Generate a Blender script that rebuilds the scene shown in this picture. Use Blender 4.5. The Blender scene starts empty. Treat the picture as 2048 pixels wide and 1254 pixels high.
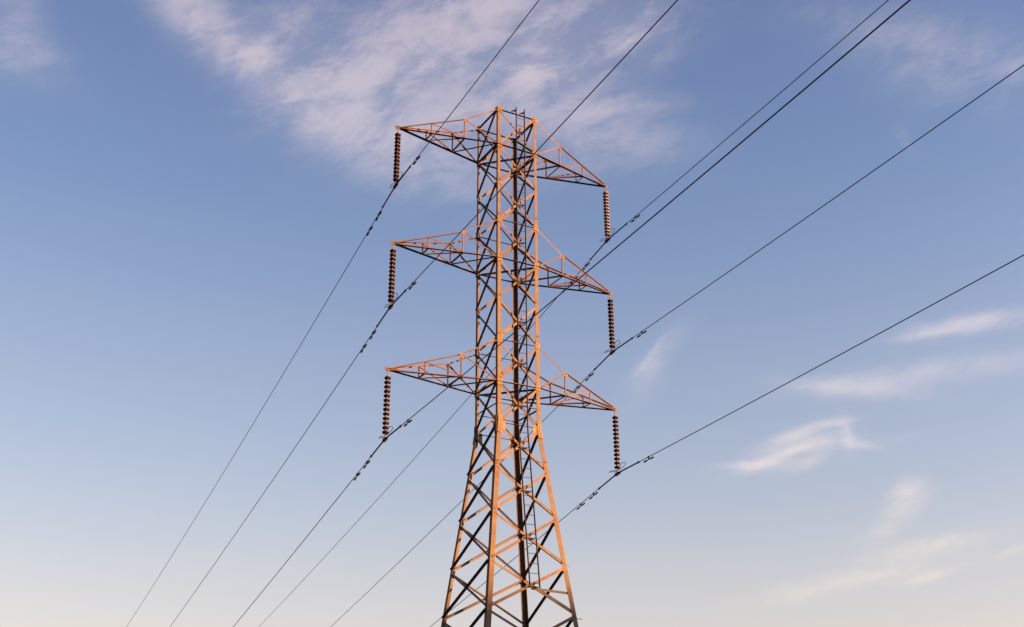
import bpy, bmesh, math, random
from mathutils import Vector, Matrix
random.seed(7)
sc = bpy.context.scene
COL = sc.collection
R = math.radians

# ------------------------------------------------------------------ camera
GAUGE = 0.77                       # half the width of the upper tower body, metres
EYE = (-21.3432 * GAUGE, -38.8987 * GAUGE, 1.6)
cam_data = bpy.data.cameras.new('camera')
cam_data.sensor_width = 36.0
cam_data.lens = 36.0 * 2230.03 / 2048
cam_data.clip_start = 0.1
cam_data.clip_end = 20000
cam = bpy.data.objects.new('camera', cam_data)
COL.objects.link(cam)
cam.matrix_world = Matrix(((0.87530784, -0.18715028, -0.44588222, EYE[0]),
                           (-0.48354559, -0.34724219, -0.80349643, EYE[1]),
                           (-0.00445454, 0.91891111, -0.39443951, EYE[2]),
                           (0, 0, 0, 1)))
sc.camera = cam

# ------------------------------------------------------------------ exposure
sc.view_settings.view_transform = 'Standard'
sc.view_settings.look = 'None'
sc.view_settings.gamma = 1.0
sc.view_settings.use_curve_mapping = False
EXPOSURE = 2.3
sc.view_settings.exposure = EXPOSURE

# ------------------------------------------------------------------ sun
SUN_ELEV = R(5.0)
SUN_AZ = R(141.0)                  # clockwise from +Y: over +X, a little towards -Y
sun_dir = Vector((math.sin(SUN_AZ) * math.cos(SUN_ELEV), math.cos(SUN_AZ) * math.cos(SUN_ELEV), math.sin(SUN_ELEV)))
sun_data = bpy.data.lights.new('sun', 'SUN')
sun_data.energy = 5.0
sun_data.angle = R(0.5)
sun_data.color = (1.0, 0.40, 0.10)
sun = bpy.data.objects.new('sun', sun_data)
COL.objects.link(sun)
sun.rotation_euler = sun_dir.to_track_quat('Z', 'Y').to_euler()
sun.location = sun_dir * 300

# ------------------------------------------------------------------ sky and cirrus
CLOUD_PATCHES = [  # azimuth, elevation, long radius, short radius, tilt (degrees), density
    (9.51, 36.89, 2.45, 1.19, -24.7, 0.4), (11.69, 35.93, 3.42, 1.09, -31.4, 0.55), (13.56, 35.1, 1.63, 1.47, -42.9, 0.52), (16.03, 36.83, 3.88, 0.83, 15.4, 0.26),
    (13.98, 34.06, 1.42, 0.98, -53.7, 0.33), (17.48, 34.31, 1.98, 1.32, 50.2, 0.37), (19.22, 34.95, 3.73, 2.17, 25.0, 0.55), (22.25, 34.9, 2.75, 1.71, 32.9, 0.52),
    (19.99, 32.54, 2.73, 1.12, -5.4, 0.44), (22.14, 31.17, 3.01, 1.01, -11.7, 0.3), (23.99, 37.17, 2.98, 1.93, 2.8, 0.55), (27.73, 37.49, 2.92, 1.97, 59.5, 0.59),
    (30.59, 36.02, 2.69, 1.13, -101.2, 0.52), (34.0, 37.37, 3.46, 1.94, 6.5, 0.52), (36.13, 36.65, 1.7, 0.69, 30.3, 0.55), (28.36, 34.57, 3.26, 1.24, 29.6, 0.4),
    (32.32, 34.26, 2.52, 1.98, -2.1, 0.48), (35.62, 33.5, 2.75, 0.55, 1.0, 0.37), (35.53, 32.13, 3.27, 1.12, -8.7, 0.3), (38.36, 37.57, 1.67, 0.98, -94.1, 0.3),
    (24.23, 30.37, 3.04, 1.52, -7.8, 0.31), (24.75, 32.77, 3.54, 1.49, 21.8, 0.44), (26.45, 38.92, 7.41, 1.19, 1.3, 0.3), (1.53, 32.95, 1.87, 1.15, -17.3, 0.3),
    (0.11, 34.69, 1.25, 1.77, 17.2, 0.25), (54.37, 32.99, 3.77, 1.58, -25.0, 0.26), (57.65, 32.1, 0.61, 0.37, 16.7, 0.3), (52.11, 35.13, 4.53, 1.13, -24.1, 0.14),
    (51.4, 30.0, 0.6, 0.31, -70.8, 0.15), (52.04, 20.78, 2.23, 0.43, 1.8, 0.48), (54.67, 20.85, 1.72, 0.42, -1.3, 0.33), (36.82, 20.63, 1.91, 0.45, 45.0, 0.17),
    (36.22, 19.64, 1.78, 0.76, 57.1, 0.08), (50.51, 18.8, 5.2, 0.62, 1.0, 0.28), (46.78, 18.49, 2.81, 0.44, -11.3, 0.39), (48.66, 12.87, 1.07, 0.58, 44.5, 0.54),
    (47.82, 11.88, 1.43, 0.45, 40.0, 0.48), (49.18, 13.19, 0.79, 0.42, -5.1, 0.42), (49.24, 10.49, 2.71, 0.5, 8.2, 0.48), (50.41, 10.75, 1.78, 0.3, 5.9, 0.36),
    (46.09, 9.4, 4.18, 0.46, 8.9, 0.4), (49.52, 9.32, 1.47, 0.25, 14.4, 0.6), (52.95, 10.09, 0.66, 0.2, 15.9, 0.6), (43.92, 8.93, 2.83, 0.46, 9.2, 0.3),
    (14.78, 37.17, 2.08, 1.46, -53.5, 0.3), (16.09, 33.44, 1.92, 1.24, -44.3, 0.3), (32.21, 30.77, 5.08, 1.26, -1.9, 0.11), (50.22, 9.5, 1.57, 0.18, 12.3, 0.38),
    (41.37, 15.12, 1.34, 0.2, 0.5, 0.75), (42.91, 15.44, 1.71, 0.22, 18.1, 0.6), (44.2, 15.77, 1.08, 0.17, 9.7, 0.45), (42.97, 15.98, 1.47, 0.44, 20.0, 0.38),
    (44.03, 16.49, 1.69, 0.24, 13.7, 0.4), (45.7, 16.85, 0.95, 0.19, 3.0, 0.5), (46.29, 16.26, 0.72, 0.33, -82.4, 0.6), (45.34, 15.95, 1.07, 0.34, 3.3, 0.6),
    (46.67, 15.74, 1.16, 0.22, -15.7, 0.35), (44.89, 15.3, 1.45, 0.29, 23.7, 0.28), (43.36, 14.97, 2.65, 0.34, 4.1, 0.16), (48.37, 15.77, 2.08, 0.24, 4.7, 0.1),
    (36.56, 20.85, 1.15, 0.18, 49.0, 0.22), (51.05, 20.63, 1.35, 0.17, 2.2, 0.35), (52.3, 20.86, 1.56, 0.17, 3.9, 0.3),
]
SKY_TINT = [  # sine of elevation, correction of the clear sky
    (0.00, (1.38, 1.05, 1.26)), (0.13, (1.42, 1.10, 1.34)), (0.18, (1.50, 1.15, 1.28)), (0.265, (1.46, 1.21, 1.37)),
    (0.361, (1.42, 1.20, 1.43)), (0.42, (1.30, 1.17, 1.46)), (0.50, (1.13, 1.11, 1.46)), (0.60, (1.10, 1.05, 1.45)), (1.0, (1.0, 0.95, 1.40)),
]
world = bpy.data.worlds.new('World')
sc.world = world
world.use_nodes = True
nt = world.node_tree
nt.nodes.clear()
def N(tree, kind, **kw):
    n = tree.nodes.new(kind)
    for k, v in kw.items():
        setattr(n, k, v)
    return n
def L(tree, a, b):
    tree.links.new(a, b)
def math_node(tree, op, a, b=None, c=None, clamp=False):
    n = N(tree, 'ShaderNodeMath', operation=op, use_clamp=clamp)
    for i, v in enumerate((a, b, c)):
        if v is None:
            continue
        if isinstance(v, (int, float)):
            n.inputs[i].default_value = v
        else:
            L(tree, v, n.inputs[i])
    return n.outputs[0]
def dot_node(tree, a, vec):
    n = N(tree, 'ShaderNodeVectorMath', operation='DOT_PRODUCT')
    L(tree, a, n.inputs[0])
    n.inputs[1].default_value = vec
    return n.outputs['Value']
def build_world():
    out = N(nt, 'ShaderNodeOutputWorld')
    bg = N(nt, 'ShaderNodeBackground')
    sky = N(nt, 'ShaderNodeTexSky', sky_type='NISHITA')
    sky.sun_disc = False
    sky.sun_elevation = SUN_ELEV
    sky.sun_rotation = SUN_AZ
    sky.altitude = 200
    sky.air_density = 1.0
    sky.dust_density = 1.0
    sky.ozone_density = 1.0
    tc = N(nt, 'ShaderNodeTexCoord')
    d = tc.outputs['Generated']
    sep = N(nt, 'ShaderNodeSeparateXYZ')
    L(nt, d, sep.inputs[0])
    # clear sky: the physical sky, graded by elevation
    ramp = N(nt, 'ShaderNodeValToRGB')
    ramp.color_ramp.interpolation = 'B_SPLINE' if len(SKY_TINT) > 3 else 'LINEAR'
    els = ramp.color_ramp.elements
    while len(els) > 1:
        els.remove(els[0])
    els[0].position = SKY_TINT[0][0]
    els[0].color = (*[c / 4 for c in SKY_TINT[0][1]], 1)
    for pos, c in SKY_TINT[1:]:
        e = els.new(pos)
        e.color = (*[x / 4 for x in c], 1)
    L(nt, math_node(nt, 'MAXIMUM', sep.outputs['Z'], 0.0), ramp.inputs[0])
    mul = N(nt, 'ShaderNodeVectorMath', operation='MULTIPLY')
    L(nt, sky.outputs[0], mul.inputs[0])
    L(nt, ramp.outputs[0], mul.inputs[1])
    sc4 = N(nt, 'ShaderNodeVectorMath', operation='SCALE')
    L(nt, mul.outputs[0], sc4.inputs[0])
    L(nt, math_node(nt, 'MULTIPLY_ADD', dot_node(nt, d, (0.875, -0.484, 0.0)), 1.36, 4.0), sc4.inputs['Scale'])
    clear = sc4.outputs[0]
    # wisps: patches of cirrus fixed in the sky dome, torn by warped noise
    total = None
    for az, el, ra, rb, tilt, amp in CLOUD_PATCHES:
        a, e, t = R(az), R(el), R(tilt)
        east = Vector((math.cos(a), -math.sin(a), 0))
        c = Vector((math.sin(a) * math.cos(e), math.cos(a) * math.cos(e), math.sin(e)))
        north = east.cross(c)
        u = (east * math.cos(t) + north * math.sin(t)) / R(ra)
        v = (north * math.cos(t) - east * math.sin(t)) / R(rb)
        x = dot_node(nt, d, u)
        y = dot_node(nt, d, v)
        r2 = math_node(nt, 'MULTIPLY_ADD', y, y, math_node(nt, 'MULTIPLY', x, x))
        g = math_node(nt, 'POWER', 0.3679, r2)
        total = math_node(nt, 'MULTIPLY_ADD', g, amp, total if total is not None else 0.0)
    # only on the side of the sky the patches belong to
    front = math_node(nt, 'GREATER_THAN', dot_node(nt, d, (0.446, 0.803, 0.394)), 0.3)
    total = math_node(nt, 'MULTIPLY', total, front)
    def basis(e1, s1, s2, s3):
        e1 = Vector(e1).normalized()
        e2 = Vector((0.446, 0.803, 0.394)).cross(e1).normalized()
        e3 = e1.cross(e2)
        cb = N(nt, 'ShaderNodeCombineXYZ')
        for i, (ev, s) in enumerate(((e1, s1), (e2, s2), (e3, s3))):
            L(nt, dot_node(nt, d, ev * s), cb.inputs[i])
        return cb.outputs[0]
    def noise(vec, scale, detail, rough, dist):
        n = N(nt, 'ShaderNodeTexNoise')
        n.inputs['Scale'].default_value = scale
        n.inputs['Detail'].default_value = detail
        n.inputs['Roughness'].default_value = rough
        n.inputs['Distortion'].default_value = dist
        L(nt, vec, n.inputs['Vector'])
        return n.outputs['Fac']
    right = Vector((0.8753, -0.4835, 0.0))
    up = Vector((-0.187, -0.347, 0.919))
    fib = noise(basis(right * 0.80 + up * 0.60, 7.0, 15.0, 8.0), 1.0, 10.0, 0.66, 0.5)
    puff = noise(basis(right * 0.97 + up * 0.25, 17.0, 30.0, 17.0), 1.0, 10.0, 0.68, 0.45)
    fine = noise(basis(right * 0.95 + up * 0.30, 26.0, 75.0, 30.0), 1.0, 8.0, 0.66, 0.6)
    mixn = math_node(nt, 'MULTIPLY_ADD', fib, 0.44, math_node(nt, 'MULTIPLY_ADD', puff, 0.36, math_node(nt, 'MULTIPLY', fine, 0.20)))
    mr = N(nt, 'ShaderNodeMapRange', interpolation_type='SMOOTHSTEP')
    mr.inputs['From Min'].default_value = 0.41
    mr.inputs['From Max'].default_value = 0.605
    mr.inputs['To Min'].default_value = 0.32
    mr.inputs['To Max'].default_value = 1.55
    L(nt, mixn, mr.inputs['Value'])
    dens = math_node(nt, 'MULTIPLY', total, mr.outputs[0])
    cover = math_node(nt, 'SUBTRACT', 1.0, math_node(nt, 'POWER', 0.33, dens))
    cover = math_node(nt, 'MULTIPLY', cover, 0.97, clamp=True)
    cr = N(nt, 'ShaderNodeValToRGB')
    ce = cr.color_ramp.elements
    k = 1.0 / (2 ** EXPOSURE) / SKY_STRENGTH
    ce[0].position = 0.14
    ce[0].color = (0.88, 0.77, 0.68, 1)
    ce[1].position = 0.60
    ce[1].color = (0.66, 0.575, 0.65, 1)
    m = ce.new(0.32)
    m.color = (0.83, 0.75, 0.77, 1)
    L(nt, sep.outputs['Z'], cr.inputs[0])
    cs = N(nt, 'ShaderNodeVectorMath', operation='SCALE')
    L(nt, cr.outputs[0], cs.inputs[0])
    cs.inputs['Scale'].default_value = k
    mix = N(nt, 'ShaderNodeMix', data_type='RGBA')
    L(nt, cover, mix.inputs['Factor'])
    L(nt, clear, mix.inputs[6])
    L(nt, cs.outputs[0], mix.inputs[7])
    L(nt, mix.outputs[2], bg.inputs['Color'])
    bg.inputs['Strength'].default_value = SKY_STRENGTH
    L(nt, bg.outputs[0], out.inputs['Surface'])
SKY_STRENGTH = 0.05
build_world()

# ------------------------------------------------------------------ materials
def material(name, rgb, rough=0.6, metal=0.0, var=0.25, scale=6.0, rgb2=None, spec=0.4, bump=0.0, per_bar=0.0):
    m = bpy.data.materials.new(name)
    m.use_nodes = True
    t = m.node_tree
    b = t.nodes['Principled BSDF']
    b.inputs['Roughness'].default_value = rough
    b.inputs['Metallic'].default_value = metal
    b.inputs['Specular IOR Level'].default_value = spec
    tc = N(t, 'ShaderNodeTexCoord')
    geo = N(t, 'ShaderNodeNewGeometry')
    n = N(t, 'ShaderNodeTexNoise')
    n.inputs['Scale'].default_value = scale
    n.inputs['Detail'].default_value = 6
    n.inputs['Roughness'].default_value = 0.65
    L(t, geo.outputs['Position'], n.inputs['Vector'])
    r = N(t, 'ShaderNodeValToRGB')
    lo = tuple(c * (1 - var) for c in rgb)
    hi = rgb2 if rgb2 else tuple(min(1, c * (1 + var)) for c in rgb)
    r.color_ramp.elements[0].position = 0.33
    r.color_ramp.elements[0].color = (*lo, 1)
    r.color_ramp.elements[1].position = 0.68
    r.color_ramp.elements[1].color = (*hi, 1)
    L(t, n.outputs['Fac'], r.inputs[0])
    col = r.outputs[0]
    if per_bar:
        # every bar has aged a little differently: tone from bar to bar, rust stains along it
        oi = N(t, 'ShaderNodeObjectInfo')
        tone = N(t, 'ShaderNodeMapRange')
        tone.inputs['To Min'].default_value = 1 - per_bar * 0.75
        tone.inputs['To Max'].default_value = 1 + per_bar * 0.25
        L(t, oi.outputs['Random'], tone.inputs['Value'])
        sc_ = N(t, 'ShaderNodeVectorMath', operation='SCALE')
        L(t, col, sc_.inputs[0])
        L(t, tone.outputs[0], sc_.inputs['Scale'])
        n2 = N(t, 'ShaderNodeTexNoise')
        n2.inputs['Scale'].default_value = 1.3
        n2.inputs['Detail'].default_value = 8
        n2.inputs['Roughness'].default_value = 0.7
        L(t, geo.outputs['Position'], n2.inputs['Vector'])
        rust = N(t, 'ShaderNodeMapRange')
        rust.inputs['From Min'].default_value = 0.52
        rust.inputs['From Max'].default_value = 0.66
        rust.inputs['To Max'].default_value = 0.75
        L(t, n2.outputs['Fac'], rust.inputs['Value'])
        mx = N(t, 'ShaderNodeMix', data_type='RGBA')
        L(t, rust.outputs[0], mx.inputs['Factor'])
        L(t, sc_.outputs[0], mx.inputs[6])
        mx.inputs[7].default_value = (rgb[0] * 0.80, rgb[1] * 0.58, rgb[2] * 0.48, 1)
        col = mx.outputs[2]
    L(t, col, b.inputs['Base Color'])
    if bump:
        bp = N(t, 'ShaderNodeBump')
        bp.inputs['Strength'].default_value = bump
        bp.inputs['Distance'].default_value = 0.05
        L(t, n.outputs['Fac'], bp.inputs['Height'])
        L(t, bp.outputs[0], b.inputs['Normal'])
    return m
STEEL = material('weathered steel', (0.112, 0.080, 0.058), 0.62, 0.0, 0.28, 3.4, spec=0.3, per_bar=0.5)
LEG_STEEL = material('weathered leg steel', (0.094, 0.070, 0.047), 0.62, 0.0, 0.26, 2.8, spec=0.3, per_bar=0.12)
ARM_STEEL = material('rusty arm steel', (0.104, 0.067, 0.052), 0.65, 0.0, 0.28, 3.4, spec=0.25, per_bar=0.4)
PLATE_STEEL = material('bright steel plate', (0.124, 0.090, 0.055), 0.55, 0.0, 0.2, 5, spec=0.4, per_bar=0.3)
PORCELAIN_BROWN = material('brown porcelain', (0.022, 0.0085, 0.008), 0.35, 0, 0.15, 12, spec=0.35)
PORCELAIN_GREY = material('pale grey porcelain', (0.21, 0.18, 0.145), 0.3, 0, 0.12, 12, spec=0.5)
GALV = material('galvanised fittings', (0.16, 0.15, 0.145), 0.55, 0.2, 0.2, 14)
DARK_IRON = material('dark iron fittings', (0.018, 0.016, 0.018), 0.9, 0, 0.2, 14, spec=0.1)
ALUMINIUM = material('weathered conductor', (0.034, 0.032, 0.036), 0.6, 0.2, 0.15, 30)
GRASS = material('dry grass', (0.055, 0.060, 0.025), 0.9, 0, 0.45, 0.35, (0.10, 0.085, 0.04), 0.1, 0.6)
LADDER_STEEL = material('dull ladder steel', (0.014, 0.013, 0.015), 0.8, 0.0, 0.2, 6)
CONCRETE = material('concrete', (0.30, 0.29, 0.27), 0.85, 0, 0.2, 3, spec=0.2)

# ------------------------------------------------------------------ helpers
def link(name, bm, mat, parent=None, origin=None, smooth=False):
    """one mesh object; vertices are given in world space, origin moves to `origin`"""
    if origin is None:
        origin = Vector((0, 0, 0))
        for v in bm.verts:
            origin += v.co
        origin /= max(1, len(bm.verts))
    origin = Vector(origin)
    bmesh.ops.recalc_face_normals(bm, faces=bm.faces)
    bmesh.ops.translate(bm, verts=bm.verts, vec=-origin)
    me = bpy.data.meshes.new(name)
    bm.to_mesh(me)
    bm.free()
    if smooth:
        for p in me.polygons:
            p.use_smooth = True
    me.materials.append(mat)
    o = bpy.data.objects.new(name, me)
    COL.objects.link(o)
    o.location = origin
    if parent is not None:
        o.parent = parent
        o.location = origin - WORLD[parent.name]
    WORLD[o.name] = origin
    return o
WORLD = {}
def thing(name, label, cat, loc, group=None):
    o = bpy.data.objects.new(name, None)
    o.empty_display_size = 0.3
    COL.objects.link(o)
    o.location = loc
    WORLD[o.name] = Vector(loc)
    return tag(o, label, cat, group)
def tag(o, label, cat, group=None):
    o['label'] = label
    o['category'] = cat
    if group:
        o['group'] = group
    return o
def extrude(bm, p0, p1, profile, v, n):
    """sweep a closed 2-D profile (coordinates along v and n) from p0 to p1"""
    a = [bm.verts.new(p0 + v * x + n * y) for x, y in profile]
    b = [bm.verts.new(p1 + v * x + n * y) for x, y in profile]
    k = len(profile)
    for i in range(k):
        bm.faces.new((a[i], a[(i + 1) % k], b[(i + 1) % k], b[i]))
    bm.faces.new(a[::-1])
    bm.faces.new(b)
def angle_profile(w, t, side=1, out=-1):
    """flange of width w centred on the line, standing flange at one edge"""
    e = side * w / 2
    i = side * (w / 2 - t)
    o = -side * w / 2
    return [(o, 0), (o, -out * -t * 1.0), (i, -out * -t), (i, out * w), (e, out * w), (e, 0)] if False else \
           [(o, 0), (e, 0), (e, out * w), (i, out * w), (i, out * t), (o, out * t)]
def angle_bar(bm, p0, p1, n, w, t=0.010, side=1, out=-1, off=0.0):
    d = (p1 - p0).normalized()
    n = (n - d * n.dot(d)).normalized()
    v = n.cross(d).normalized()
    if v.z < 0:
        v = -v
    extrude(bm, p0 + n * off, p1 + n * off, angle_profile(w, t, side, out), v, n)
def ledge_bar(bm, p0, p1, n, w, h, ledge, off=0.0, t=0.009, top=False):
    """angle with its horizontal leg (width w) at the bottom or top edge, pointing along n * ledge"""
    d = (p1 - p0).normalized()
    n = (n - d * n.dot(d)).normalized()
    v = n.cross(d).normalized()
    if v.z < 0:
        v = -v
    e = -1 if not top else 1
    prof = [(e * h / 2, 0), (-e * h / 2, 0), (-e * h / 2, -ledge * t), (e * (h / 2 - t), -ledge * t), (e * (h / 2 - t), ledge * w), (e * h / 2, ledge * w)]
    prof = [(e * h / 2, ledge * w), (e * h / 2, -ledge * t), (-e * h / 2, -ledge * t), (-e * h / 2, 0), (e * (h / 2 - t), 0), (e * (h / 2 - t), ledge * w)]
    extrude(bm, p0 + n * off, p1 + n * off, prof, v, n)
def box(bm, c, x, y, z):
    """box from three half vectors"""
    s = [bm.verts.new(c + x * i + y * j + z * k) for i in (-1, 1) for j in (-1, 1) for k in (-1, 1)]
    for f in ((0, 1, 3, 2), (4, 6, 7, 5), (0, 4, 5, 1), (2, 3, 7, 6), (0, 2, 6, 4), (1, 5, 7, 3)):
        bm.faces.new([s[i] for i in f])
def bolt(bm, p, n, r=0.021, h=0.022):
    n = n.normalized()
    a = n.orthogonal().normalized()
    b = n.cross(a)
    ring = [(math.cos(q * math.pi / 3), math.sin(q * math.pi / 3)) for q in range(6)]
    lo = [bm.verts.new(p + a * x * r + b * y * r) for x, y in ring]
    hi = [bm.verts.new(p + n * h + a * x * r + b * y * r) for x, y in ring]
    for i in range(6):
        bm.faces.new((lo[i], lo[(i + 1) % 6], hi[(i + 1) % 6], hi[i]))
    bm.faces.new(hi)
    bm.faces.new(lo[::-1])
def tube(bm, pts, radii, seg=8, cap=True):
    pts = [Vector(p) for p in pts]
    if isinstance(radii, (int, float)):
        radii = [radii] * len(pts)
    rings = []
    ref = None
    for i, p in enumerate(pts):
        d = (pts[min(i + 1, len(pts) - 1)] - pts[max(i - 1, 0)]).normalized()
        if ref is None:
            ref = d.orthogonal().normalized()
        a = (ref - d * ref.dot(d)).normalized()
        ref = a
        b = d.cross(a)
        rings.append([bm.verts.new(p + (a * math.cos(2 * math.pi * q / seg) + b * math.sin(2 * math.pi * q / seg)) * radii[i]) for q in range(seg)])
    for r0, r1 in zip(rings, rings[1:]):
        for q in range(seg):
            bm.faces.new((r0[q], r0[(q + 1) % seg], r1[(q + 1) % seg], r1[q]))
    if cap:
        bm.faces.new(rings[0][::-1])
        bm.faces.new(rings[-1])
def lathe(bm, c, prof, seg=20):
    """prof: list of (radius, z) closed at both ends on the axis"""
    rings = []
    for r, z in prof:
        if r < 1e-5:
            rings.append([bm.verts.new(c + Vector((0, 0, z)))])
        else:
            rings.append([bm.verts.new(c + Vector((r * math.cos(2 * math.pi * q / seg), r * math.sin(2 * math.pi * q / seg), z))) for q in range(seg)])
    for a, b in zip(rings, rings[1:]):
        for q in range(seg):
            q2 = (q + 1) % seg
            if len(a) == 1:
                bm.faces.new((a[0], b[q], b[q2]))
            elif len(b) == 1:
                bm.faces.new((a[q], a[q2], b[0]))
            else:
                bm.faces.new((a[q], a[q2], b[q2], b[q]))

# ------------------------------------------------------------------ ground
def ground_height(x, y):
    s = x * math.sin(SUN_AZ) + y * math.cos(SUN_AZ)      # distance towards the sun
    z = 0.0
    t = min(1, max(0, (s - 70) / 130))
    ridge = 24.4 * t * t * (3 - 2 * t)
    wob = 0.5 * math.sin(x * 0.021 + 1.3) + 0.35 * math.sin(y * 0.033 - x * 0.017)
    z += ridge + wob * t
    if y > 12:
        q = min(1, (y - 12) / 260)
        z -= 26 * q * q * (3 - 2 * q) * max(0, 1 - t)
    r = math.hypot(x, y)
    if r > 500:
        z *= max(0.0, 1 - (r - 500) / 2500)
    return z
def build_ground():
    bm = bmesh.new()
    steps = []
    q = 0.0
    while q < 9000:
        steps.append(q)
        q += max(5.0, q * 0.045)
    axis = [-s for s in steps[:0:-1]] + steps
    grid = [[bm.verts.new((x, y, ground_height(x, y))) for x in axis] for y in axis]
    for j in range(len(axis) - 1):
        for i in range(len(axis) - 1):
            bm.faces.new((grid[j][i], grid[j][i + 1], grid[j + 1][i + 1], grid[j + 1][i]))
    o = link('ground', bm, GRASS, origin=(0, 0, 0), smooth=True)
    o['kind'] = 'structure'
build_ground()

# ------------------------------------------------------------------ tower
Z0 = 1.6 + 15.4942 * GAUGE
def lv(u):
    return Z0 + u * GAUGE
LEVEL = [lv(u) for u in (13.1618, 11.2912, 9.3631, 7.49, 5.6251, 3.7445, 1.8558, 0.0, -1.8379, -3.6135, -5.5144, -7.4257, -9.2834)]
LEVEL += [4.75, 2.95, 1.0]
Z_TOP, Z_WAIST = LEVEL[0], LEVEL[8]
SLOPE = 0.1232
def half(z):
    return GAUGE + max(0.0, Z_WAIST - z) * SLOPE
ARM = 5.4231 * GAUGE
ARM_LEVELS = [(LEVEL[1], LEVEL[0]), (LEVEL[4], LEVEL[3]), (LEVEL[7], LEVEL[6])]
tower = thing('transmission_tower', 'tall lattice steel transmission tower glowing orange in low sunlight', 'transmission tower', (0, 0, 0))
LEG_W, LEG_T = 0.125, 0.012
def build_legs():
    for sx, sy in ((-1, -1), (1, -1), (1, 1), (-1, 1)):
        bm = bmesh.new()
        prev = None
        for z, w in ((0.25, 0.155), (Z_WAIST, 0.150), (Z_WAIST + 0.002, 0.128), (LEVEL[4] - 0.02, 0.128), (LEVEL[4] - 0.018, 0.098), (Z_TOP + 0.06, 0.098)):
            h = half(z)
            t = LEG_T
            prof = [(0, 0), (w, 0), (w, t), (t, t), (t, w), (0, w)]
            ring = [bm.verts.new((sx * (h - a), sy * (h - b), z)) for a, b in prof]
            if prev:
                for i in range(6):
                    bm.faces.new((prev[i], prev[(i + 1) % 6], ring[(i + 1) % 6], ring[i]))
            else:
                bm.faces.new(ring[::-1])
            prev = ring
        bm.faces.new(prev)
        link('leg', bm, LEG_STEEL, tower)
        bm = bmesh.new()
        h = half(0.2) - 0.06
        z0 = ground_height(sx * h, sy * h) - 0.3
        lathe(bm, Vector((sx * h, sy * h, 0)), [(0, z0), (0.42, z0), (0.40, 0.27), (0.37, 0.30), (0, 0.30)], 24)
        link('footing', bm, CONCRETE, tower)
build_legs()
# the four faces: outward normal n and direction u along the face
FACES = {'front': (Vector((0, -1, 0)), Vector((1, 0, 0))), 'right': (Vector((1, 0, 0)), Vector((0, 1, 0))),
         'back': (Vector((0, 1, 0)), Vector((-1, 0, 0))), 'left': (Vector((-1, 0, 0)), Vector((0, -1, 0)))}
def face_point(face, s, z, off=0.0, inset=0.055):
    n, u = FACES[face]
    h = half(z)
    return n * (h + off) + u * (s * (h - inset)) + Vector((0, 0, z))
# per face and direction: bolted outside or inside the leg flange, edge of the standing flange, which way it stands
BRACE = {('front', 1): ('outer', 1, -1), ('front', -1): ('inner', 1, -1), ('left', 1): ('outer', 1, 1), ('left', -1): ('inner', -1, -1),
         ('right', -1): ('inner', 1, -1), ('right', 1): ('outer', -1, -1), ('back', 1): ('inner', -1, -1), ('back', -1): ('outer', 1, -1)}
def build_bracing():
    for face, (n, u) in FACES.items():
        for i in range(len(LEVEL) - 1):
            zt, zb = LEVEL[i], LEVEL[i + 1]
            for s in (1, -1):
                where, side, out = BRACE[(face, s)]
                w = 0.072 if i < 8 else 0.086
                if where == 'inner' and face in ('front', 'back'):
                    w *= 0.84
                if face in ('left', 'right'):
                    w *= 0.78 if (face, s) in (('left', 1), ('right', -1)) else 0.85
                p0 = face_point(face, s, zt - 0.05)
                p1 = face_point(face, -s, zb + 0.05)
                nn = (n + Vector((0, 0, SLOPE if i >= 8 else 0))).normalized()
                bm = bmesh.new()
                off = -LEG_T - 0.002 if where == 'inner' else (0.011 if out < 0 else 0.002)
                angle_bar(bm, p0, p1, nn, w, 0.009, side, out, off)
                d = (p1 - p0).normalized()
                head = 0.011 if where == 'outer' else 0.0
                for q, end in ((0.04, p0), (0.10, p0), (-0.04, p1), (-0.10, p1)):
                    bolt(bm, end + d * q + nn * head, nn, 0.017, 0.018)
                if where == 'outer':
                    bolt(bm, (p0 + p1) / 2 + nn * head, nn, 0.017, 0.018)
                link('diagonal_brace', bm, STEEL, tower)
def level_bar(face, z, w, off=0.014, name='horizontal_brace'):
    n, u = FACES[face]
    bm = bmesh.new()
    ledge = -1 if face == 'back' else 1
    ledge_bar(bm, face_point(face, -1, z, 0, 0.02), face_point(face, 1, z, 0, 0.02), n, w, w * 0.6, ledge, -off)
    link(name, bm, STEEL, tower)
def build_horizontals():
    for lo, up in ARM_LEVELS:
        for f in FACES:
            level_bar(f, lo, 0.09, off=0.027)
        h = half(lo)
        bm = bmesh.new()
        angle_bar(bm, Vector((-h + 0.12, h - 0.12, lo - 0.02)), Vector((h - 0.12, -h + 0.12, lo - 0.02)), Vector((0, 0, 1)), 0.055, 0.008)
        link('plan_brace', bm, STEEL, tower)
    for f in ('front', 'back'):
        level_bar(f, LEVEL[3], 0.055, off=0.027)
        level_bar(f, LEVEL[6], 0.055, off=0.027)
    for f in FACES:
        level_bar(f, Z_TOP - 0.02, 0.07, off=0.027)
    zr = lv(-0.93)
    for f in FACES:
        level_bar(f, zr, 0.050, off=0.027)
    for f in ('front', 'back'):
        level_bar(f, Z_WAIST + 0.06, 0.05, off=0.027)
    # short bar from the foot of the ladder to the right leg
    zx = LADDER_FOOT
    bm = bmesh.new()
    angle_bar(bm, face_point('front', 0.02, zx), face_point('front', 1, zx - 0.05), Vector((0, -1, 0)), 0.07, 0.009, 1, -1, -0.027)
    link('horizontal_brace', bm, STEEL, tower)
LADDER_FOOT = (LEVEL[11] + LEVEL[12]) / 2 - 0.05
build_bracing()
build_horizontals()
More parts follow.
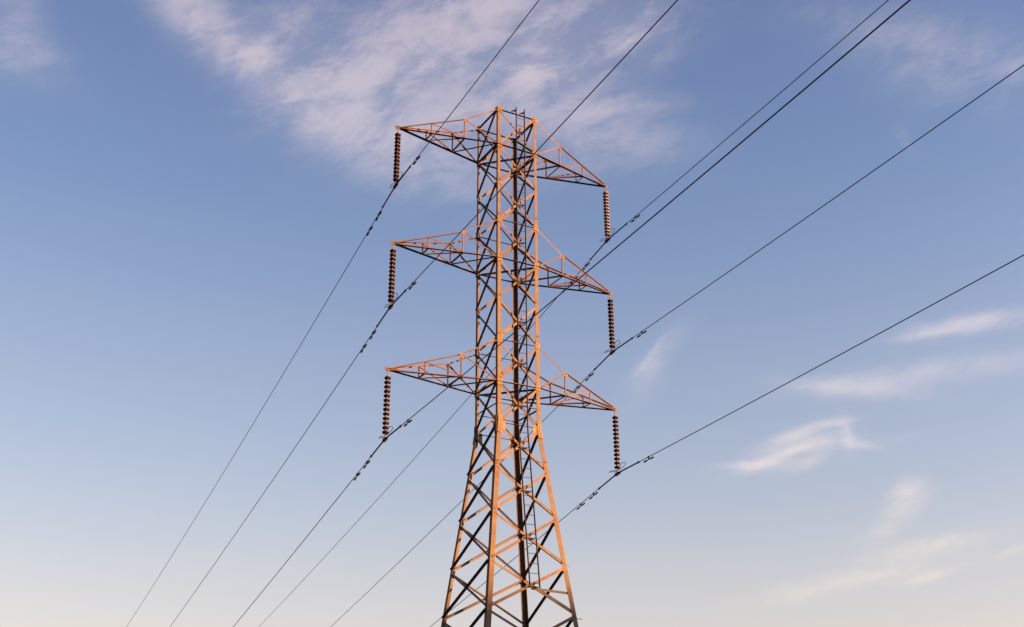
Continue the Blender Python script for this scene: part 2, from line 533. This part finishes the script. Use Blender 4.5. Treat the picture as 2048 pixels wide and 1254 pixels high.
def build_plates():
    # node plates with bolt heads where arms and bars meet the legs
    for lo, up in ARM_LEVELS:
        for z in (lo, up):
            for f in ('front', 'back', 'left', 'right'):
                n, u = FACES[f]
                for s in (-1, 1):
                    bm = bmesh.new()
                    zz = z - 0.02
                    c = face_point(f, s, zz, 0.016, 0.075)
                    box(bm, c, u * 0.085, Vector((0, 0, 0.105)), n * 0.004)
                    for a in (-0.05, 0.02):
                        for b in (-0.07, 0.0, 0.07):
                            bolt(bm, c + u * a * s + Vector((0, 0, b)) + n * 0.004, n, 0.016, 0.016)
                    link('gusset_plate', bm, PLATE_STEEL, tower)
    # spliced leg joints at the waist
    for f in FACES:
        n, u = FACES[f]
        for s in (-1, 1):
            bm = bmesh.new()
            zc = Z_WAIST + 0.02
            c0 = face_point(f, s, zc + 0.26, 0.022, 0.065)
            c1 = face_point(f, s, zc - 0.02, 0.022, 0.065)
            c2 = face_point(f, s, zc - 0.30, 0.022, 0.070)
            for a, b, w in ((c0, c1, 0.062), (c1, c2, 0.074)):
                vs = []
                for p in (a, b):
                    for su in (-1, 1):
                        for sn in (-1, 1):
                            vs.append(bm.verts.new(p + u * w * su + n * 0.006 * sn))
                for q in ((0, 1, 3, 2), (4, 6, 7, 5), (0, 4, 5, 1), (2, 3, 7, 6), (0, 2, 6, 4), (1, 5, 7, 3)):
                    bm.faces.new([vs[k] for k in q])
            for k in range(9):
                q = k / 8
                p = c0.lerp(c1, q * 2) if q < 0.5 else c1.lerp(c2, q * 2 - 1)
                for a in (-0.038, 0.03):
                    bolt(bm, p + u * a + n * 0.006, n, 0.017, 0.02)
            link('splice_plate', bm, PLATE_STEEL, tower)
            bm = bmesh.new()
            c = face_point(f, s, Z_WAIST - 0.03, 0.010, 0.19)
            box(bm, c, u * 0.085, Vector((0, 0, 0.15)), n * 0.004)
            for b in (-0.1, 0, 0.1):
                bolt(bm, c + u * 0.03 * s + Vector((0, 0, b)) + n * 0.004, n, 0.017, 0.02)
            link('gusset_plate', bm, PLATE_STEEL, tower)
build_plates()

# ------------------------------------------------------------------ cross arms
def build_arm(s, lo, up):
    """arm on side s; side A of the arm is the one whose bracing starts at the body"""
    h = half(lo)
    def ground_plan(k, z, f):                # k: +1 side A, -1 side B;  f: fraction from body to tip
        y = -k * (-s) * h * -1
        return Vector((s * (h + (ARM - h) * f), k * s * h * (1 - f) * 1.0, z))
    def P(k, f, z):
        return ground_plan(k, z, f)
    F1, F2 = 0.335, 0.667
    hk = (up - lo) * 0.53
    tip = Vector((s * ARM, 0, lo))
    arm = bmesh.new()
    side_n = {k: Vector((0, k * s, 0)) for k in (1, -1)}
    ch = []
    bm = arm
    for k in (1, -1):
        n = side_n[k]
        base = P(k, 0.0, lo)
        end = P(k, 0.985, lo)
        front = n.y < 0
        ledge_bar(bm, base + Vector((s * -0.02, 0, 0)), end, n, 0.078 if front else 0.105, 0.058, 1 if front else -1, 0.0 if front else -0.01, 0.010)
    # tip plates and hanger bracket
    box(bm, Vector((s * (ARM - 0.10), 0, lo + 0.03)), Vector((0.20, 0, 0)), Vector((0, 0.010, 0)), Vector((0, 0, 0.055)))
    box(bm, Vector((s * (ARM - 0.14), 0, lo + 0.052)), Vector((0.16, 0, 0)), Vector((0, 0.05, 0)), Vector((0, 0, 0.006)))
    root = link('cross_arm', bm, ARM_STEEL, tower)
    def bar(name, p0, p1, n, w, side=1, out=-1, off=0.0):
        b = bmesh.new()
        angle_bar(b, p0, p1, n, w, 0.008, side, out, off)
        d = (p1 - p0).normalized()
        nn = (n - d * n.dot(d)).normalized()
        for q, e in ((0.03, p0), (-0.03, p1)):
            bolt(b, e + d * q + nn * (off + 0.001), nn, 0.015, 0.014)
        link(name, b, ARM_STEEL, root)
    Zv = Vector((0, 0, 1))
    for k in (1, -1):
        n = side_n[k]
        knee = P(k, F1, lo + hk)
        top = P(k, 0, up - 0.04) + Vector((s * -0.02, 0, 0))
        post2 = P(k, F2, lo + hk * (1 - F2) / (1 - F1))
        b = bmesh.new()
        ledge_bar(b, P(k, 0.97, lo + hk * 0.03 / (1 - F1) + 0.03), knee, n, 0.042, 0.046, 1 if n.y < 0 else -1, 0.004, 0.008, top=(s > 0 or n.y > 0))
        link('upper_chord', b, ARM_STEEL, root)
        bar('upper_tie', knee, top, n, 0.040, 1, -1, 0.004)
        bar('arm_post', P(k, F1, lo), knee, n, 0.040, 1, -1, -0.012)
        bar('arm_post', P(k, F2, lo), post2, n, 0.036, 1, -1, -0.012)
        bar('arm_diagonal', knee, P(k, 0.02, lo + 0.04), n, 0.044, 1, -1, 0.012)
        bar('arm_diagonal', post2, P(k, F1 + 0.01, lo + 0.03), n, 0.038, 1, -1, 0.012)
        b = bmesh.new()
        c = knee + n * 0.016
        box(b, c + Vector((0, 0, -0.03)), Vector((0.075, 0, 0)), Vector((0, 0.004, 0)), Zv * 0.06)
        for q in (-0.045, 0, 0.045):
            bolt(b, c + Vector((q, 0, -0.03)) + n * 0.004, n, 0.014, 0.014)
        link('knee_plate', b, PLATE_STEEL, root)
    A1, A2, B0, B1, B2 = P(-1, F1, lo), P(-1, F2, lo), P(1, 0.0, lo), P(1, F1, lo), P(1, F2, lo)
    for p, q, w in ((B0, A1, 0.048), (A1, B1, 0.045), (B1, A2, 0.042), (A2, B2, 0.038)):
        bar('arm_bottom_brace', p, q, Vector((0, 0, -1)), w, 1, -1, 0.012)
    return tip
TIPS = {}
for (lo, up), lvl in zip(ARM_LEVELS, ('upper', 'middle', 'lower')):
    for s, sd in ((-1, 'left'), (1, 'right')):
        TIPS[(lvl, sd)] = build_arm(s, lo, up)

# ------------------------------------------------------------------ ladder and step bolts
def build_ladder():
    n = Vector((0, -1, 0))
    off = 0.15
    xs = (-0.115, 0.215)
    zt, zb = Z_TOP + 0.16, LADDER_FOOT
    def at(x, z):
        return Vector((x, -(half(z) + off), z))
    bm = bmesh.new()
    for x in xs:
        for a, b in ((zt, Z_WAIST), (Z_WAIST, zb)):
            p0, p1 = at(x, a), at(x, b)
            extrude(bm, p0, p1, [(-0.008, -0.030), (0.008, -0.030), (0.008, 0.030), (-0.008, 0.030)], Vector((1, 0, 0)), Vector((0, 1, 0)))
    ladder = link('ladder', bm, LADDER_STEEL, tower)
    z = zb + 0.12
    while z < zt - 0.2:
        bm = bmesh.new()
        tube(bm, [at(xs[0], z), at(xs[1], z)], 0.010, 6)
        link('rung', bm, LADDER_STEEL, ladder)
        z += 0.295
    for i in range(len(LEVEL) - 4):
        zc = (LEVEL[i] + LEVEL[i + 1]) / 2
        bm = bmesh.new()
        for x in xs:
            p = at(x, zc - 0.02)
            q = Vector((x * 0.6 + 0.02, -half(zc) - 0.02, zc - 0.02))
            extrude(bm, p, q, [(-0.022, -0.006), (0.022, -0.006), (0.022, 0.006), (-0.022, 0.006)], Vector((1, 0, 0)), Vector((0, 0, 1)))
        p = Vector((0, -half(zc) - 0.026, zc - 0.02))
        box(bm, p + Vector((0.06, 0, 0)), Vector((0.16, 0, 0)), Vector((0, 0.006, 0)), Vector((0, 0, 0.025)))
        link('ladder_bracket', bm, LADDER_STEEL, ladder)
    # bent straps hooking the rails over the top bar
    for x in xs:
        bm = bmesh.new()
        p = at(x, Z_TOP + 0.10)
        tri = [Vector((x, -half(Z_TOP) - off, Z_TOP + 0.13)), Vector((x, -half(Z_TOP) - off, Z_TOP - 0.02)), Vector((x - 0.15, -half(Z_TOP) - 0.05, Z_TOP - 0.01)), Vector((x - 0.15, -half(Z_TOP) - 0.05, Z_TOP + 0.02)), Vector((x - 0.03, -half(Z_TOP) - off, Z_TOP + 0.05))]
        f = bm.faces.new([bm.verts.new(q + Vector((0, 0, 0))) for q in tri])
        r = bmesh.ops.extrude_face_region(bm, geom=[f])
        bmesh.ops.translate(bm, verts=[v for v in r['geom'] if isinstance(v, bmesh.types.BMVert)], vec=Vector((0.008, 0.008, 0)))
        link('ladder_bracket', bm, LADDER_STEEL, ladder)
build_ladder()
def build_step_bolts():
    z = 5.55
    i = 0
    while z < LADDER_FOOT - 0.55:
        h = half(z)
        bm = bmesh.new()
        if i % 2 == 0:
            a = Vector((h - 0.02, -h + 0.05, z)); d = Vector((1, 0, 0))
        else:
            a = Vector((h - 0.05, -h + 0.02, z)); d = Vector((0, -1, 0))
        tube(bm, [a, a + d * 0.19, a + d * 0.191, a + d * 0.205], [0.010, 0.010, 0.016, 0.016], 8)
        link('step_bolt', bm, STEEL, tower)
        z += 0.36
        i += 1
    for k in (9, 10, 11):
        z = LEVEL[k] + 0.02
        h = half(z)
        bm = bmesh.new()
        tube(bm, [(h - 0.02, -h + 0.06, z), (h + 0.13, -h + 0.06, z)], 0.010, 8)
        link('step_bolt', bm, STEEL, tower)
build_step_bolts()

# ------------------------------------------------------------------ insulators, conductors, dampers
DRIFT = 0.06                        # the line leaves the tower slightly askew
STRING = 2.85 * GAUGE
CURVE = 0.0003 / GAUGE
SLOPES = {('upper', 'left'): (-0.0156, -0.1581), ('middle', 'left'): (-0.0068, -0.1663), ('lower', 'left'): (0.0089, -0.1736),
          ('upper', 'right'): (0.0112, -0.1732), ('middle', 'right'): (0.0163, -0.1815), ('lower', 'right'): (0.0276, -0.1831)}
def wire_point(key, y):
    tip = TIPS[key]
    near, far = SLOPES[key]
    s = abs(y)
    a = near if y < 0 else far
    return Vector((tip.x + DRIFT * y, y, tip.z - STRING + a * s + CURVE * s * s))
def disc_mesh(c, pale):
    bm = bmesh.new()
    r = 0.106
    prof = [(0, 0.034), (0.040, 0.036), (0.060, 0.034), (0.094, 0.018), (r, 0.004), (r, -0.010), (r - 0.010, -0.018), (r - 0.016, -0.048), (r - 0.024, -0.050),
            (r - 0.030, -0.020), (r - 0.038, -0.018), (r - 0.042, -0.054), (r - 0.050, -0.054), (r - 0.056, -0.020), (0.036, -0.016), (0.022, -0.018), (0, -0.018)]
    if pale:
        prof = [(0, 0.030), (0.040, 0.032), (0.066, 0.028), (0.098, 0.012), (r + 0.004, -0.006), (r + 0.004, -0.020), (r - 0.006, -0.030), (r - 0.03, -0.020),
                (0.05, -0.018), (0.03, -0.024), (0, -0.024)]
    lathe(bm, c, prof, 24)
    return bm
def build_string(key, label):
    tip = TIPS[key]
    pale = key == ('upper', 'right')
    root = thing('insulator_string', label, 'insulator', tip, 'insulator strings hanging from the cross-arm tips')
    bm = bmesh.new()
    # shackle loop through the tip plate and the link below it
    z = tip.z
    x = tip.x + (0.02 if tip.x > 0 else -0.02)
    loop = [Vector((tip.x, math.sin(q) * 0.022, z - 0.045 + math.cos(q) * 0.062)) for q in [i * math.pi / 6 for i in range(13)]]
    tube(bm, loop, 0.011, 6, cap=False)
    loop = [Vector((tip.x + math.sin(q) * 0.020, 0, z - 0.135 + math.cos(q) * 0.050)) for q in [i * math.pi / 6 for i in range(13)]]
    tube(bm, loop, 0.010, 6, cap=False)
    tube(bm, [(tip.x, 0, z - 0.165), (tip.x, 0, z - 0.20), (tip.x, 0, z - 0.201), (tip.x, 0, z - 0.225)], [0.012, 0.012, 0.024, 0.024], 10)
    link('shackle', bm, GALV if not pale else GALV, root, origin=tip)
    n = 14 if pale else 13
    z0, z1 = z - 0.255, z - 1.985
    pitch = (z0 - z1) / (n - 1)
    mat = PORCELAIN_GREY if pale else PORCELAIN_BROWN
    first = None
    first_cap = None
    for i in range(n):
        c = Vector((tip.x, 0, z0 - pitch * i))
        if first is None:
            first = link('insulator_disc', disc_mesh(c, pale), mat, root, origin=c, smooth=True)
            cb = bmesh.new()
            lathe(cb, c, [(0, 0.092), (0.020, 0.092), (0.030, 0.084), (0.035, 0.066), (0.038, 0.038), (0.038, 0.028), (0, 0.028)], 16)
            first_cap = link('cap', cb, GALV, first, origin=c, smooth=True)
        else:
            o = first.copy()
            COL.objects.link(o)
            o.parent = root
            o.location = c - tip
            k = first_cap.copy()
            COL.objects.link(k)
            k.parent = o
    # suspension clamp
    p0 = wire_point(key, 0)
    bm = bmesh.new()
    tube(bm, [(tip.x, 0, z1 - 0.05), (tip.x, 0, p0.z + 0.05)], 0.016, 8)
    box(bm, p0 + Vector((0, 0, 0.055)), Vector((0.026, 0, 0)), Vector((0, 0.030, 0)), Vector((0, 0, 0.045)))
    link('hanger_link', bm, GALV, root)
    bm = bmesh.new()
    ys = (-0.20, -0.12, 0, 0.12, 0.20)
    tube(bm, [wire_point(key, y) + Vector((0, 0, -0.008)) for y in ys], [0.030, 0.042, 0.048, 0.042, 0.030], 10)
    for y in (-0.07, 0.07):
        c = wire_point(key, y)
        tube(bm, [c + Vector((0.05, 0, 0.05)), c + Vector((0.045, 0, -0.06)), c + Vector((0, 0, -0.075)), c + Vector((-0.045, 0, -0.06)), c + Vector((-0.05, 0, 0.05))], 0.010, 6)
    link('suspension_clamp', bm, DARK_IRON, root)
    # arcing horns: a racket-shaped loop towards one side, a forked prong towards the other
    top = Vector((tip.x, 0, p0.z + 0.085))
    d = Vector((DRIFT, 1, 0)).normalized()
    side = Vector((1, 0, 0))
    def horn(pts):
        b = bmesh.new()
        tube(b, pts, 0.0095, 6)
        link('arcing_horn', b, DARK_IRON, root)
    def hp(t, w, zz):
        return top + d * t + side * w + Vector((0, 0, zz))
    horn([hp(-0.02, 0.0, 0), hp(-0.14, 0.035, 0.03), hp(-0.30, 0.075, 0.085), hp(-0.40, 0.085, 0.13), hp(-0.46, 0.06, 0.155), hp(-0.485, 0.0, 0.16), hp(-0.46, -0.06, 0.155),
          hp(-0.40, -0.085, 0.13), hp(-0.30, -0.075, 0.085), hp(-0.14, -0.035, 0.03), hp(-0.02, 0.0, -0.01)])
    horn([hp(0.02, 0.0, 0), hp(0.14, 0.04, 0.03), hp(0.30, 0.075, 0.05), hp(0.42, 0.03, 0.065), hp(0.54, -0.03, 0.075)])
    horn([hp(0.02, 0.0, 0), hp(0.14, -0.04, 0.03), hp(0.30, -0.075, 0.05), hp(0.42, -0.03, 0.065)])
def build_conductor(key, label):
    bm = bmesh.new()
    ys = [-150 + 2.5 * i for i in range(56)] + [-11, -9, -7, -5, -4, -3, -2.4, -1.9, -1.4, -1, -0.6, -0.3, -0.1, 0, 0.1, 0.3, 0.6, 1, 1.4, 1.9, 2.4, 3, 4, 5, 7, 9, 12, 16, 20] + [25 + 6 * i for i in range(36)]
    tube(bm, [wire_point(key, y) for y in ys], 0.0128, 8)
    wire = link('power_line', bm, ALUMINIUM, origin=wire_point(key, 0), smooth=True)
    tag(wire, label, 'power line', 'conductors strung from the insulator strings')
    bm = bmesh.new()
    ys = [-1.36 + 0.08 * i for i in range(34)]
    rr = [0.024 if i not in (0, 33) else 0.020 for i in range(34)]
    tube(bm, [wire_point(key, y) for y in ys], rr, 10)
    for y in (-1.33, 1.25):
        tube(bm, [wire_point(key, y - 0.045), wire_point(key, y - 0.03), wire_point(key, y + 0.03), wire_point(key, y + 0.045)], [0.022, 0.037, 0.037, 0.022], 10)
    link('armor_rod', bm, ALUMINIUM, wire, smooth=True)
def build_damper(key, y, label):
    c = wire_point(key, y)
    d = (wire_point(key, y + 0.1) - wire_point(key, y - 0.1)).normalized()
    dn = Vector((0, 0, -1))
    root = thing('vibration_damper', label, 'vibration damper', c, 'vibration dampers clamped under the conductors')
    m = c + dn * 0.085
    bm = bmesh.new()
    box(bm, c + dn * 0.035, Vector((0.014, 0, 0)), d * 0.028, Vector((0, 0, 0.058)))
    tube(bm, [c - d * 0.03, c + d * 0.03], 0.027, 10)
    link('clamp', bm, DARK_IRON, root)
    bm = bmesh.new()
    tube(bm, [m - d * 0.26, m - d * 0.13 + dn * 0.004, m, m + d * 0.13 + dn * 0.004, m + d * 0.26], 0.008, 6)
    link('messenger_cable', bm, DARK_IRON, root)
    for s in (-1, 1):
        bm = bmesh.new()
        q = [m + d * s * t + dn * 0.004 for t in (0.085, 0.095, 0.20, 0.235, 0.28, 0.285)]
        tube(bm, q, [0.018, 0.025, 0.028, 0.026, 0.026, 0.016], 12)
        link('weight', bm, DARK_IRON, root)
LEVEL_WORD = {'upper': 'top', 'middle': 'middle', 'lower': 'bottom'}
for key in SLOPES:
    lvl, sd = key
    lw = LEVEL_WORD[lvl]
    if key == ('upper', 'right'):
        lab = 'pale tan disc insulator string, the only light one, under the top right cross-arm tip'
    else:
        lab = 'dark brown disc insulator string hanging from the %s %s cross-arm tip' % (lw, sd)
    build_string(key, lab)
    build_conductor(key, 'dark power line held by the insulator string of the %s %s cross-arm' % (lw, sd))
    build_damper(key, -1.94, 'small dark damper on the %s %s power line, the only one up-line of its clamp' % (lw, sd))
    build_damper(key, 1.65, 'small dark damper on the %s %s power line, the nearer of two below its clamp' % (lw, sd))
    build_damper(key, 2.57, 'small dark damper on the %s %s power line, the farther of two below its clamp' % (lw, sd))
